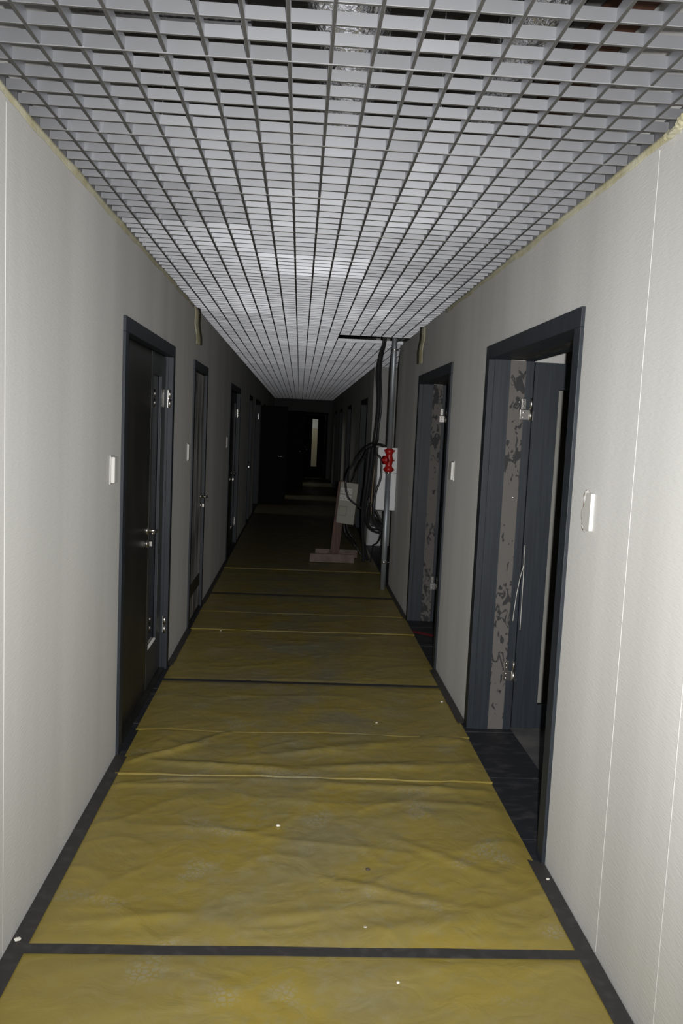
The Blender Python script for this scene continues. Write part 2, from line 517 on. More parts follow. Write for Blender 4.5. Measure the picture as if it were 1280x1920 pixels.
def lever(side, y, z, d, parent, toward=-1, length=0.12):
    """lever handle on a leaf whose face lies at depth d; made of rosette, neck, bar"""
    s = 1 if side < 0 else -1          # direction out of the wall
    x = (XL - d) if side < 0 else (XR + d)
    ax = Vector((s, 0, 0))
    h = part('handle', prof([(0, 0.026), (0.008, 0.026), (0.009, 0.010), (0.052, 0.009), (0.060, 0.011), (0.064, 0.008)], (x, y, z), ax, 16), M['steel'], parent, True)
    bm = tube([Vector((x + s * 0.055, y + 0.008, z)), Vector((x + s * 0.056, y + toward * length * 0.6, z)), Vector((x + s * 0.05, y + toward * length, z))], 0.0085, 10)
    part('lever', bm, M['steel'], h, True)
    k = part('keyhole', prof([(0, 0.024), (0.006, 0.024), (0.007, 0.009), (0.018, 0.009)], (x, y, z - 0.078), ax, 14), M['steel'], parent, True)
    part('key_turn', B(min(x + s * 0.016, x + s * 0.032), max(x + s * 0.016, x + s * 0.032), y - 0.003, y + 0.003, z - 0.092, z - 0.064, 0.001), M['steel'], k)

def hinge_left(y, z, parent):
    bm = bmesh.new()
    for a, b in ((z - 0.055, z - 0.003), (z + 0.003, z + 0.055)):
        bm2 = tube([Vector((XL - 0.006, y, a)), Vector((XL - 0.006, y, b))], 0.009, 10, bm)
    h = part('hinge', bm, M['steel'], parent, True)
    B_ = B(XL - 0.020, XL - 0.012, y + 0.010, y + 0.013, z - 0.055, z + 0.055)
    part('hinge_plate', B_, M['steel'], h)
    return h

def door_frame(side, y0, y1, n, label):
    d = root('door_%d' % n, ((XL if side < 0 else XR), (y0 + y1) / 2, 0), label, None, None, 'structure')
    part('casing', side_box(side, y0, y0 + CW, 0, DH - CW, -0.014, 0.02, 0.002), M['wood'], d)
    part('casing', side_box(side, y1 - CW, y1, 0, DH - CW, -0.014, 0.02, 0.002), M['wood'], d)
    part('casing', side_box(side, y0, y1, DH - CW, DH, -0.014, 0.02, 0.002), M['wood'], d)
    return d

def left_door(y0, y1, n, label, double, leafm='leafdark', glass=True, sw=False, narrow_far=True, openleaf=None, has_leaf=True, f0=0.034):
    d = door_frame(-1, y0, y1, n, label)
    a, b, h = y0 + CW, y1 - CW, DH - CW
    J = 0.018
    part('jamb', side_box(-1, a - 0.02, a, 0, h, 0.02, WT), M['wood'], d)
    part('jamb', side_box(-1, b, b + 0.02, 0, h, 0.02, WT), M['wood'], d)
    part('jamb', side_box(-1, a - 0.02, b + 0.02, h, h + 0.02, 0.02, WT), M['wood'], d)
    part('threshold', B(XL - WT, XL - 0.001, a, b, 0.0005, 0.012, 0.002), M['leafdark'], d)
    f1 = f0 + 0.04
    if not has_leaf: return d
    if double:
        split = b - 0.50
        w = part('leaf', side_box(-1, a + 0.004, split - 0.003, 0.016, h - 0.006, f0, f1, 0.002), M[leafm], d)
        lever(-1, split - 0.055, 0.99, f0, w)
        # narrow leaf with a tall slot of glass: stiles and rails round the pane
        g0, g1, gz0, gz1 = split + 0.055, b - 0.155, 0.24, 1.90
        bm = bmesh.new()
        outer = [(split + 0.001, 0.016), (b - 0.004, 0.016), (b - 0.004, h - 0.006), (split + 0.001, h - 0.006)]
        inner = [(g0, gz0), (g1, gz0), (g1, gz1), (g0, gz1)]
        vo = [[bm.verts.new((XL - dd, y, z)) for y, z in outer] for dd in (f0, f1)]
        vi = [[bm.verts.new((XL - dd, y, z)) for y, z in inner] for dd in (f0, f1)]
        for k in range(4):
            j = (k + 1) % 4
            bm.faces.new((vo[0][k], vo[0][j], vi[0][j], vi[0][k]))
            bm.faces.new((vo[1][k], vo[1][j], vi[1][j], vi[1][k]))
            bm.faces.new((vo[0][k], vo[0][j], vo[1][j], vo[1][k]))
            bm.faces.new((vi[0][k], vi[0][j], vi[1][j], vi[1][k]))
        nl = part('leaf', bm, M['leaf'], d)
        part('glass_pane', B(XL - f0 - 0.024, XL - f0 - 0.018, g0, g1, gz0, gz1), M['glass'], nl)
        for yy, ww in ((g1 - 0.008, 0.008), (g0, 0.008)):
            part('glazing_bead', B(XL - f0 - 0.017, XL - f0 - 0.003, yy, yy + ww, gz0, gz1, 0.002), M['wood'], nl)
        part('glazing_bead', B(XL - f0 - 0.017, XL - f0 - 0.003, g0 + 0.009, g1 - 0.009, gz0, gz0 + 0.012, 0.002), M['plaster'], nl)  # paler than the side beads: the flash-lit sill is put into its colour
        hy = ((a, w), (b - 0.014, nl))
    else:
        w = part('leaf', side_box(-1, a + 0.004, b - 0.004, 0.016, h - 0.006, f0, f1, 0.002), M[leafm], d)
        lever(-1, b - 0.09, 0.99, f0, w)
        hy = ((a, w),)
        if sw:
            part('kick_rail', side_box(-1, a + 0.03, b - 0.03, 0.20, 0.31, f0 - 0.003, f0 + 0.001), M['leafdark'], w)
    for y, pr in hy:
        for z in (1.77, 0.30):
            hinge_left(y + 0.003, z, d)
    return d

left_door(3.92, 5.45, 1, 'dark double door nearest on the left wall, narrow leaf with glass slot', True)
left_door(6.45, 7.38, 2, 'single dusty grey door, second on the left wall', False, 'leafdust', sw=True, f0=0.008)
left_door(9.80, 11.40, 3, 'dark double door, third on the left wall', True)
left_door(13.35, 14.28, 4, 'dark single door, fourth on the left wall', False)
D5 = left_door(15.25, 17.15, 5, 'open doorway on the left with a black leaf swung out across the corridor', False, has_leaf=False)
left_door(18.55, 19.55, 6, 'open doorway on the left behind the first swung-out leaf', False, has_leaf=False)
D7 = left_door(20.3, 21.5, 7, 'open doorway on the left with the farther leaf swung out', False, has_leaf=False)
left_door(23.1, 24.2, 8, 'farthest open doorway on the left', False, has_leaf=False)
# leaves swung out into the corridor
def open_leaf(x0, x1, y, par, hz=1.0):
    w = part('leaf', B(x0, x1, y, y + 0.04, 0.014, 2.03, 0.002), M['leafblack'], par)
    h = part('handle', prof([(0, 0.026), (0.008, 0.026), (0.009, 0.010), (0.055, 0.010)], (x1 - 0.06, y, hz), Vector((0, -1, 0)), 14), M['steel'], w, True)
    part('lever', tube([Vector((x1 - 0.055, y - 0.052, hz)), Vector((x1 - 0.17, y - 0.050, hz))], 0.009, 8), M['steel'], h, True)
    return w
open_leaf(-0.80, -0.255, 17.1, D5)
open_leaf(-0.80, 0.13, 21.45, D7)
hinge_left(17.06, 1.80, D5)

def butt_hinge(x, y, z, parent):
    """plate on the frame that faces the camera, knuckle at its outer edge"""
    bm = B(x - 0.058, x - 0.006, y - 0.003, y, z - 0.055, z + 0.0, 0.002)
    h = part('hinge', bm, M['steel'], parent)
    part('hinge_plate', B(x - 0.052, x - 0.028, y - 0.0035, y, z + 0.001, z + 0.058, 0.002), M['steel'], h)
    for zz, r_ in ((z - 0.04, 1), (z - 0.015, 1), (z + 0.02, 1), (z + 0.043, 1)):
        part('screw', prof([(0, 0.005), (0.0015, 0.0045), (0.0018, 0.001)], (x - 0.040, y - 0.003, zz), Vector((0, -1, 0)), 10), M['steel'], h, True)
    for a, b in ((z - 0.058, z - 0.001), (z + 0.002, z + 0.062)):
        part('knuckle', tube([Vector((x, y - 0.006, a)), Vector((x, y - 0.006, b))], 0.0085, 12), M['steel'], h, True)
    part('hinge_tail', B(x + 0.006, x + 0.014, y - 0.004, y, z - 0.055, z - 0.008), M['steel'], h)

def right_door(y0, y1, n, label, closed=False):
    d = door_frame(1, y0, y1, n, label)
    a, b, h = y0 + CW, y1 - CW, DH - CW
    for (ya, yb, s) in ((a - 0.03, a, 1), (b, b + 0.03, -1)):
        part('jamb_lining', side_box(1, ya, yb, 0, h, 0.02, 0.105), M['wood'], d)
        # raw strip a little recessed
        ya2, yb2 = (ya, yb - 0.004) if s > 0 else (ya + 0.004, yb)
        part('raw_strip', side_box(1, ya2, yb2, 0, h, 0.105, 0.190), M['strip'], d)
        part('frame_stile', side_box(1, ya - 0.0, yb + 0.0, 0, h, 0.190, WT + 0.006, 0.002), M['wood'], d)
    part('jamb_lining', side_box(1, a - 0.03, b + 0.03, h, h + 0.03, 0.02, 0.105), M['wood'], d)
    part('raw_strip', side_box(1, a - 0.03, b + 0.03, h + 0.004, h + 0.03, 0.105, 0.190), M['headstrip'], d)
    part('frame_stile', side_box(1, a - 0.03, b + 0.03, h, h + 0.03, 0.190, WT + 0.006), M['wood'], d)
    if closed:
        w = part('leaf', side_box(1, a + 0.003, b - 0.003, 0.01, h - 0.004, WT - 0.045, WT - 0.005, 0.002), M['leafdark'], d)
        return d
    # far (narrow) leaf, hinged at the far jamb and swung in square to the wall
    xa = XR + WT + 0.010
    yl = b + 0.0
    xw = 0.50
    g0, g1, gz0, gz1 = xa + 0.138, xa + 0.40, 0.145, 1.89
    bm = bmesh.new()
    outer = [(xa, 0.012), (xa + xw, 0.012), (xa + xw, h - 0.004), (xa, h - 0.004)]
    inner = [(g0, gz0), (g1, gz0), (g1, gz1), (g0, gz1)]
    vo = [[bm.verts.new((x, yy, z)) for x, z in outer] for yy in (yl, yl + 0.04)]
    vi = [[bm.verts.new((x, yy, z)) for x, z in inner] for yy in (yl, yl + 0.04)]
    for k in range(4):
        j = (k + 1) % 4
        bm.faces.new((vo[0][k], vo[0][j], vi[0][j], vi[0][k]))
        bm.faces.new((vo[1][k], vo[1][j], vi[1][j], vi[1][k]))
        bm.faces.new((vo[0][k], vo[0][j], vo[1][j], vo[1][k]))
        bm.faces.new((vi[0][k], vi[0][j], vi[1][j], vi[1][k]))
    nl = part('leaf', bm, M['wood'], d)
    part('glass_pane', B(g0, g1, yl + 0.018, yl + 0.024, gz0, gz1), M['glass'], nl)
    # near (wide) leaf, swung in as well
    w = part('leaf', B(xa, xa + 0.86, a - 0.045, a - 0.005, 0.012, h - 0.004, 0.002), M['wood'], d)
    for z in (1.775, 0.335):
        butt_hinge(XR + WT + 0.001, b, z, d)
    return d
D_R1 = right_door(2.975, 4.49, 9, 'open dark-framed doorway nearest on the right wall')
right_door(5.54, 7.07, 10, 'open dark-framed doorway, second on the right wall')
for i, (a, b) in enumerate(right_doors[2:]):
    right_door(a, b, 11 + i, 'dark doorway number %s past the recess on the right wall' % ('one', 'two', 'three', 'four')[i], closed=True)

# end door: casing and leaf with a tall lit slot of glass
d = root('door_15', ((E0 + E1) / 2, YF, 0), 'end door of the corridor with a tall lit slot of glass', None, None, 'structure')
part('casing', B(E0 - 0.03, E0 + 0.05, YF - 0.015, YF + 0.02, 0, DH - 0.07), M['leafblack'], d)
part('casing', B(E1 - 0.05, E1 + 0.03, YF - 0.015, YF + 0.02, 0, DH - 0.07), M['leafblack'], d)
part('casing', B(E0 - 0.03, E1 + 0.03, YF - 0.015, YF + 0.02, DH - 0.07, DH), M['leafblack'], d)
bm = bmesh.new()
outer = [(E0 + 0.05, 0.014), (E1 - 0.05, 0.014), (E1 - 0.05, DH - 0.08), (E0 + 0.05, DH - 0.08)]
inner = [(0.40, 0.38), (0.575, 0.38), (0.575, 1.90), (0.40, 1.90)]
vo = [[bm.verts.new((x, yy, z)) for x, z in outer] for yy in (YF + 0.04, YF + 0.08)]
vi = [[bm.verts.new((x, yy, z)) for x, z in inner] for yy in (YF + 0.04, YF + 0.08)]
for k in range(4):
    j = (k + 1) % 4
    bm.faces.new((vo[0][k], vo[0][j], vi[0][j], vi[0][k])); bm.faces.new((vo[1][k], vo[1][j], vi[1][j], vi[1][k]))
    bm.faces.new((vo[0][k], vo[0][j], vo[1][j], vo[1][k])); bm.faces.new((vi[0][k], vi[0][j], vi[1][j], vi[1][k]))
w = part('leaf', bm, M['leafblack'], d)
part('glass_pane', B(0.40, 0.575, YF + 0.055, YF + 0.062, 0.38, 1.90), M['glass'], w)
h = part('handle', prof([(0, 0.03), (0.01, 0.03), (0.012, 0.012), (0.06, 0.012)], (0.245, YF + 0.04, 1.0), Vector((0, -1, 0)), 14), M['steel'], w, True)
part('lever', tube([Vector((0.25, YF - 0.018, 1.0)), Vector((0.12, YF - 0.018, 1.0))], 0.011, 8), M['steel'], h, True)
part('keyhole', prof([(0, 0.026), (0.012, 0.024)], (0.245, YF + 0.04, 0.91), Vector((0, -1, 0)), 14), M['steel'], w, True)

# ------------------------------------------------------------------ open-cell ceiling
PX, PY = 0.0985, 0.0975
X0 = 0.0395
HOLE = (7.90, 8.40, X0 + 3 * PX, XR)       # one module taken out above the pipe
ceil = root('ceiling', (0, 0, ZG), 'open-cell ceiling grid of square silver louvre cells', None, None, 'structure')
BH, BW = 0.028, 0.0095
def runner(x, ya, yb):
    # vertical blade along the corridor, lower edges softened
    c = 0.0008
    sec = [(-BW / 2 + c, 0), (BW / 2 - c, 0), (BW / 2, c), (BW / 2, BH), (-BW / 2, BH), (-BW / 2, c)]
    bm = bmesh.new()
    r0 = [bm.verts.new((x + a, ya, ZG + z)) for a, z in sec]
    r1 = [bm.verts.new((x + a, yb, ZG + z)) for a, z in sec]
    for k in range(6): bm.faces.new((r0[k], r0[(k + 1) % 6], r1[(k + 1) % 6], r1[k]))
    bm.faces.new(r0); bm.faces.new(r1)
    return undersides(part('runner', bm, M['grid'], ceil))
k = -8
while X0 + k * PX < NX - 0.02:
    x = X0 + k * PX
    if x < XR - 0.03:
        if x > HOLE[2] + 0.02 and x < X0 + 9 * PX - 0.02:
            runner(x, 1.2, HOLE[0] - 0.03); runner(x, HOLE[1] + 0.07, YF - 0.01)
        else:
            runner(x, 1.2, YF - 0.01)
    else:
        runner(x, N0 + 0.01, N1 - 0.01)
    k += 1
rows = []
j = int((1.3 - 2.09) / PY) - 1
while 2.09 + j * PY < YF - 0.05:
    rows.append((j, 2.09 + j * PY)); j += 1
mods = [X0 + (-9) * PX, X0 - 3 * PX, X0 + 3 * PX, X0 + 9 * PX, 2.0]
tilt = {}
def blade_bm(bm, j, y, xa, xb, main):
    c = 0.0016 if main else 0.0009
    z0 = -0.0018 if main else 0.0004
    bh = BH + (0.003 if main else 0)
    sec = [(-BW / 2 + c, z0), (BW / 2 - c, z0), (BW / 2, z0 + c), (BW / 2, bh), (-BW / 2, bh), (-BW / 2, z0 + c)]
    cuts = [xa] + [q_ for q_ in mods if xa + 0.02 < q_ < xb - 0.02] + [xb]
    rings = []
    for i in range(len(cuts) - 1):
        s0, s1 = cuts[i], cuts[i + 1]
        mi = sum(1 for q_ in mods if q_ < (s0 + s1) / 2)
        key = (mi, (j + 600) // 6)
        if key not in tilt: tilt[key] = random.gauss(0, 0.017)
        # each cell face is a hair out of plumb, as pressed sheet is
        nseg = max(1, int(round((s1 - s0) / PX)))
        for q_ in range(nseg):
            a0 = s0 + (s1 - s0) * q_ / nseg; a1 = s0 + (s1 - s0) * (q_ + 1) / nseg
            t_ = tilt[key] + random.gauss(0, 0.008)
            for xx in (a0 + (0.001 if rings else 0), a1 - (0.001 if a1 < xb - 0.01 else 0)):
                rings.append([bm.verts.new((xx, y + a + (z - bh / 2) * t_, ZG + z)) for a, z in sec])
    for r0, r1 in zip(rings[:-1], rings[1:]):
        for q_ in range(6): bm.faces.new((r0[q_], r0[(q_ + 1) % 6], r1[(q_ + 1) % 6], r1[q_]))
    bm.faces.new(rings[0]); bm.faces.new(rings[-1])
    return bm
far_bm = bmesh.new()
for cnt, (j, y) in enumerate(rows):
    xa, xb = XL + 0.003, XR - 0.003
    if N0 + 0.02 < y < N1 - 0.02: xb = NX - 0.003
    main = (j % 6 == 0)
    if HOLE[0] - 0.02 < y < HOLE[1] + 0.02: xb = HOLE[2]
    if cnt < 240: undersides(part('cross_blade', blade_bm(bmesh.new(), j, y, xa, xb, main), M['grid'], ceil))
    else: blade_bm(far_bm, j, y, xa, xb, main)
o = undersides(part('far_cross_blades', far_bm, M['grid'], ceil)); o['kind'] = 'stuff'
for xx, ya, yb in ((XL + 0.0002, 1.2, YF - 0.01), (XR - 0.0018, 1.2, N0 - 0.01), (XR - 0.0018, N1 + 0.002, YF - 0.01)):
    part('edge_angle', B(xx, xx + 0.0016, ya, yb, ZG + 0.0, ZG + 0.042), M['edge'], ceil)
part('edge_channel', B(HOLE[2] - 0.001, XR - 0.003, HOLE[1] + 0.055, HOLE[1] + 0.068, ZG, ZG + 0.032), M['grid'], ceil)

# ------------------------------------------------------------------ above the ceiling
def flex(name, pts, r, label):
    P = smooth_path(pts, 14)
    radii = [r * (1 + (0.05 if i % 2 else -0.03)) for i in range(len(P))]
    c = P[0]
    bm = tube(P, r, 20, radii=radii)
    for v_ in bm.verts:
        v_.co += noise.noise_vector(v_.co * 14) * 0.012
    return solo(name, bm, M['foil'], label, 'duct', smooth=False)
flex('foil_duct', [(0.08, 1.9, 2.86), (0.07, 2.3, 2.84), (0.13, 2.8, 2.86), (0.10, 3.6, 2.9)], 0.11, 'crinkled silver foil duct above the ceiling grid, near the middle of the corridor')
flex('foil_duct', [(-0.35, 1.6, 2.95), (-0.12, 2.1, 2.93), (-0.04, 2.5, 2.95)], 0.035, 'thin bright foil hose above the ceiling grid, left of the crinkled duct')
flex('foil_duct', [(0.72, 1.7, 3.0), (0.70, 2.6, 2.98), (0.74, 3.6, 3.0)], 0.10, 'dull foil duct above the ceiling grid, towards the right wall')
bm = bmesh.new()
# perforated cable tray: base strip with slots (built as a ladder) and two side flanges
t0, t1 = -0.80, -0.22
tray = root('cable_tray', (t0, 3.0, 2.99), 'perforated metal cable tray above the ceiling grid at upper left', 'cable tray')
part('flange', B(t0, t1, 2.95, 2.953, 2.99, 3.03), M['galv'], tray)
part('flange', B(t0, t1, 3.047, 3.05, 2.99, 3.03), M['galv'], tray)
part('rail', B(t0, t1, 2.953, 2.973, 2.99, 2.993), M['galv'], tray)
part('rail', B(t0, t1, 2.989, 3.009, 2.99, 2.993), M['galv'], tray)
part('rail', B(t0, t1, 3.027, 3.047, 2.99, 2.993), M['galv'], tray)
x = t0
while x < t1 - 0.012:
    part('slot_bridge', B(x, x + 0.012, 2.953, 3.047, 2.9935, 2.996), M['galv'], tray)
    x += 0.035
for x, y in ((-0.78, 3.0), (-0.24, 3.0)):
    part('hanger_rod', tube([Vector((x, y, 2.996)), Vector((x, y, ZS))], 0.004, 6), M['galv'], tray)
for x, y in ((0.372, 2.49), (-0.46, 2.68), (0.96, 2.68), (-0.46, 3.86), (0.372, 3.86), (0.372, 5.0), (-0.46, 5.0)):
    hg = root('wire_hanger', (x, y, ZG + BH), 'wire hanger with spring clip above the grid %s' % {(0.372, 2.49): 'right of the middle, nearest the camera', (-0.46, 2.68): 'on the left, nearest the camera', (0.96, 2.68): 'at the right wall', (-0.46, 3.86): 'on the left, second row', (0.372, 3.86): 'right of the middle, second row', (0.372, 5.0): 'right of the middle, third row', (-0.46, 5.0): 'on the left, third row'}[(x, y)], 'hanger', 'wire hangers of the ceiling grid')
    part('wire', tube([Vector((x, y, ZG + BH - 0.004)), Vector((x, y, ZS))], 0.0015, 6), M['galv'], hg)
    part('spring_clip', B(x - 0.013, x + 0.013, y - 0.003, y + 0.003, 2.735, 2.748, 0.001), M['steel'], hg)
bm = B(1.12, 1.25, -1, 0, 0, 1); bm.free()
solo('rust_duct', B(0.90, 1.0, 1.6, 4.2, 2.90, 3.0, 0.01), M['brown'], 'rust-brown painted duct above the grid along the right wall', 'duct')

# ------------------------------------------------------------------ yellow protective film on the floor
def wr_h(x, y, amp):
    p = Vector((x * 1.6 + 3, y * 3.4, 0.3))
    w = noise.noise(p * 1.1) * 0.8 + 0.0
    # ridges
    a = 1 - abs(noise.noise(Vector((x * 1.3 + y * 0.8 + 7, y * 3.1 - x * 0.9, 1.7))) * 2.2)
    b = 1 - abs(noise.noise(Vector((x * 2.3 - y * 1.7 + 2, y * 2.3 + x * 1.2, 4.1))) * 2.6)
    hgt = 0.35 + 0.25 * w + max(0, a) ** 4 * 0.7 + max(0, b) ** 5 * 0.45
    c_ = abs(noise.noise(Vector((x * 7 + y * 2, y * 13 - x * 3, 9.0))))
    return amp * (hgt + 0.16 * max(0, 1 - 4 * c_))
def film(y0, y1, xl, xr, step, amp, label, lipped, z=0.002, extra=None, taper=True, wave=0.0):
    nx = max(4, int((xr - xl) / step)); ny = max(4, int((y1 - y0) / (step * 0.8)))
    bm = bmesh.new()
    g = []
    for j in range(ny + 1):
        y = y0 + (y1 - y0) * j / ny
        row = []
        for i in range(nx + 1):
            x = xl + (xr - xl) * i / nx
            e = min(1, (x - xl) / 0.05, (xr - x) / 0.05) if taper else 1
            e = max(e, 0.12)
            ey = min(1, (y1 - y) / 0.05, ((y - y0) / 0.05 if not lipped else 1))
            ey = max(ey, 0.1)
            yy = y
            if lipped: yy = y + wave * noise.noise(Vector((x * 2.0, y0 * 3, 0))) * (1 - j / ny)
            hgt = wr_h(x, y, amp) * e * ey
            if extra: hgt += extra(x, y) * e
            row.append(bm.verts.new((x, yy, z + hgt)))
        g.append(row)
    for j in range(ny):
        for i in range(nx):
            bm.faces.new((g[j][i], g[j][i + 1], g[j + 1][i + 1], g[j + 1][i]))
    if lipped:       # near edge stands up a little and turns down: a thin bright fold
        low = [bm.verts.new((v_.co.x, v_.co.y - 0.004, 0.0022)) for v_ in g[0]]
        for v_ in g[0]: v_.co.z = max(v_.co.z, lipped)
        for i in range(nx): bm.faces.new((low[i], low[i + 1], g[0][i + 1], g[0][i]))
    return solo('floor_film', bm, M['film'], label, 'floor film', 'yellow protective film sheets on the corridor floor', smooth=True, loc=((xl + xr) / 2, (y0 + y1) / 2, 0))
def bumpf(cx, cy, sx_, sy_, hgt, ang=0.0):
    ca, sa = math.cos(ang), math.sin(ang)
    def f(x, y):
        u_ = (x - cx) * ca + (y - cy) * sa; v_ = -(x - cx) * sa + (y - cy) * ca
        return hgt * math.exp(-(u_ / sx_) ** 2 - (v_ / sy_) ** 2)
    return f
def many(*fs): return lambda x, y: sum(f(x, y) for f in fs)
fx = many(bumpf(0.45, 2.55, 0.30, 0.05, 0.010, 0.15), bumpf(0.1, 2.62, 0.22, 0.035, 0.008, 0.2), bumpf(0.62, 3.0, 0.03, 0.25, 0.007, 0.9), bumpf(-0.5, 2.58, 0.2, 0.03, 0.007, 0.1),
          bumpf(0.55, 3.62, 0.4, 0.03, 0.010, -0.05), bumpf(-0.55, 3.6, 0.25, 0.02, 0.008, 0.08), bumpf(0.75, 3.45, 0.2, 0.03, 0.008, -0.1), bumpf(0.4, 2.75, 0.3, 0.025, 0.007, -0.35))
fx2 = many(bumpf(-0.6, 3.95, 0.02, 0.22, 0.012, -0.9), bumpf(-0.35, 3.82, 0.35, 0.03, 0.012, -0.1), bumpf(0.45, 3.85, 0.35, 0.035, 0.012, 0.08), bumpf(0.2, 4.05, 0.4, 0.03, 0.006, 0.3), bumpf(-0.45, 4.1, 0.02, 0.2, 0.009, -0.7))
film(1.15, 2.405, -0.785, 0.955, 0.018, 0.006, 'nearest yellow film sheet, at the bottom edge of the picture', 0, extra=many(bumpf(-0.3, 2.2, 0.4, 0.06, 0.004, 0.3), bumpf(0.3, 2.3, 0.35, 0.05, 0.004, 0.2)))
film(2.435, 3.73, -0.785, 0.965, 0.014, 0.008, 'second yellow film sheet, between the near grey tape strip and the first wrinkled fold', 0, extra=fx)
film(3.70, 4.30, -0.785, 0.970, 0.014, 0.008, 'heavily wrinkled narrow yellow film sheet beside the nearest left door', 0.011, extra=fx2, wave=0.06)
film(4.27, 5.12, -0.800, 0.975, 0.02, 0.005, 'yellow film sheet just in front of the second cross tape', 0.007, wave=0.03)
film(5.145, 6.49, -0.800, 0.983, 0.02, 0.005, 'yellow film sheet just behind the second cross tape', 0)
film(6.46, 7.12, -0.800, 0.985, 0.03, 0.004, 'dusty yellow film sheet with a bright raised edge beside the second doorways', 0.010, wave=0.03)
film(7.09, 7.86, -0.800, 0.985, 0.04, 0.004, 'dusty yellow film sheet ending at the pipe foot', 0.006, wave=0.02)
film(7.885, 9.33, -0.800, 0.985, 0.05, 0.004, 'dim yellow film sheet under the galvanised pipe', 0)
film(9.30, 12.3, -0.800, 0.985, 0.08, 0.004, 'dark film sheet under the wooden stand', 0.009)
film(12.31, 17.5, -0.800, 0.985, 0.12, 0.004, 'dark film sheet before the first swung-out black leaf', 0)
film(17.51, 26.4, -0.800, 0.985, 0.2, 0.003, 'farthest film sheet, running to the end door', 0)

# grey tape along the edges and over the joints
def tape_strip(pts_l, pts_r, z, label, name='floor_tape', m='tape'):
    bm = bmesh.new()
    n_ = len(pts_l)
    a = [bm.verts.new((p[0], p[1], z)) for p in pts_l]; b = [bm.verts.new((p[0], p[1], z)) for p in pts_r]
    for i in range(n_ - 1): bm.faces.new((a[i], b[i], b[i + 1], a[i + 1]))
    r_ = bmesh.ops.extrude_face_region(bm, geom=list(bm.faces))
    for e in r_['geom']:
        if isinstance(e, bmesh.types.BMVert): e.co.z -= 0.0012
    c = pts_l[0]
    return solo(name, bm, M[m], label, 'tape', 'grey tape strips holding down the floor film' if m == 'tape' else None, loc=(c[0], c[1], 0))
def lin(x, ya, yb, n_=14, j=0.002, sd=0):
    return [(x + j * noise.noise(Vector((i * 0.7 + sd, sd, 0))) * 2, ya + (yb - ya) * i / n_) for i in range(n_ + 1)]
ZT = 0.0075
tape_strip(lin(XL + 0.001, 1.15, 3.93, j=0.0), lin(-0.772, 1.15, 3.90, sd=3), ZT, 'long grey tape strip along the foot of the near left wall')
tape_strip(lin(0.943, 1.15, 3.0, sd=5), lin(XR - 0.004, 1.15, 2.97, j=0.0), ZT, 'long grey tape strip along the foot of the near right wall')
tape_strip(lin(XL + 0.001, 5.45, 6.46, j=0), lin(-0.785, 5.45, 6.44, sd=9), ZT, 'grey tape strip at the left wall between the first two doors')
tape_strip(lin(0.955, 4.48, 5.50, sd=2), lin(XR - 0.003, 4.49, 5.55, j=0), ZT, 'grey tape strip at the right wall between the two open doorways')
tape_strip(lin(XL + 0.001, 7.38, 9.80, j=0), lin(-0.79, 7.38, 9.80, sd=9), ZT, 'grey tape strip at the left wall behind the second door')
tape_strip(lin(0.965, 7.05, 8.62, sd=2), lin(XR - 0.003, 7.07, 8.62, j=0), ZT, 'grey tape strip at the right wall leading to the pipe foot')
def cross(y, w, xa, xb, z, label, tilt_=0.0, sd=0):
    A = [(xa + (xb - xa) * i / 12, y + tilt_ * i / 12 + 0.004 * noise.noise(Vector((i * .5, sd, 0)))) for i in range(13)]
    Bt = [(p[0], p[1] + w + 0.003 * noise.noise(Vector((i * .6, sd + 5, 0)))) for i, p in enumerate(A)]
    return tape_strip(A, Bt, z, label)
cross(2.398, 0.046, -0.790, 0.955, ZT + 0.0014, 'wide grey tape strip across the corridor floor, nearest the camera', -0.004, 1)
cross(5.105, 0.045, -0.800, 0.965, ZT + 0.0014, 'thin dark tape strip across the floor behind the nearest left door', 0.0, 2)
cross(7.862, 0.040, -0.80, 0.97, ZT + 0.0014, 'farthest dark tape strip across the floor, before the pipe foot', 0.0, 3)
tape_strip([(0.985, 6.575), (1.08, 6.50), (1.20, 6.40)], [(0.990, 6.64), (1.085, 6.565), (1.21, 6.465)], 0.003, 'red tape strip on the dark threshold of the second right doorway', 'red_tape', 'redtape')

# little debris on the film
def bit(name, x, y, s, m, label, seed):
    rnd = random.Random(seed)
    bm = bmesh.new()
    bmesh.ops.create_icosphere(bm, subdivisions=1, radius=s)
    z0 = wr_h(x, y, 0.008) + 0.006
    for v_ in bm.verts:
        v_.co = Vector((v_.co.x * (1 + rnd.uniform(-.3, .5)), v_.co.y * (1 + rnd.uniform(-.3, .3)), v_.co.z * 0.5)) + Vector((x, y, z0))
    return solo(name, bm, M[m], label, 'debris', 'crumbs and scraps on the floor', loc=(x, y, z0))
bit('paper_scrap', -0.024, 3.231, 0.009, 'scrap', 'small white scrap in the middle of the second film sheet', 1)
bit('pebble', 0.318, 2.904, 0.009, 'stone', 'dark pebble on the second film sheet right of the middle', 2)
bit('plaster_crumb', 0.280, 2.544, 0.008, 'scrap', 'pale crumb just beyond the near tape strip, the left one of two', 3)
bit('plaster_crumb', 0.298, 2.512, 0.006, 'scrap', 'pale crumb just beyond the near tape strip, the right one of two', 4)
bit('plaster_crumb', 0.354, 2.279, 0.005, 'scrap', 'tiny pale crumb on the nearest film sheet', 5)
bit('plaster_crumb', 0.980, 2.86, 0.007, 'scrap', 'white crumb on the right edge tape near the doorway corner', 6)
bit('plaster_crumb', -0.557, 6.381, 0.008, 'scrap', 'pale crumb at the left of the film before its raised edge', 7)
bit('plaster_crumb', 0.493, 4.448, 0.007, 'scrap', 'pale crumb behind the heavily wrinkled sheet', 8)
bit('plaster_crumb', 0.923, 4.822, 0.008, 'scrap', 'pale crumb at the right edge of the film past the first doorway', 9)
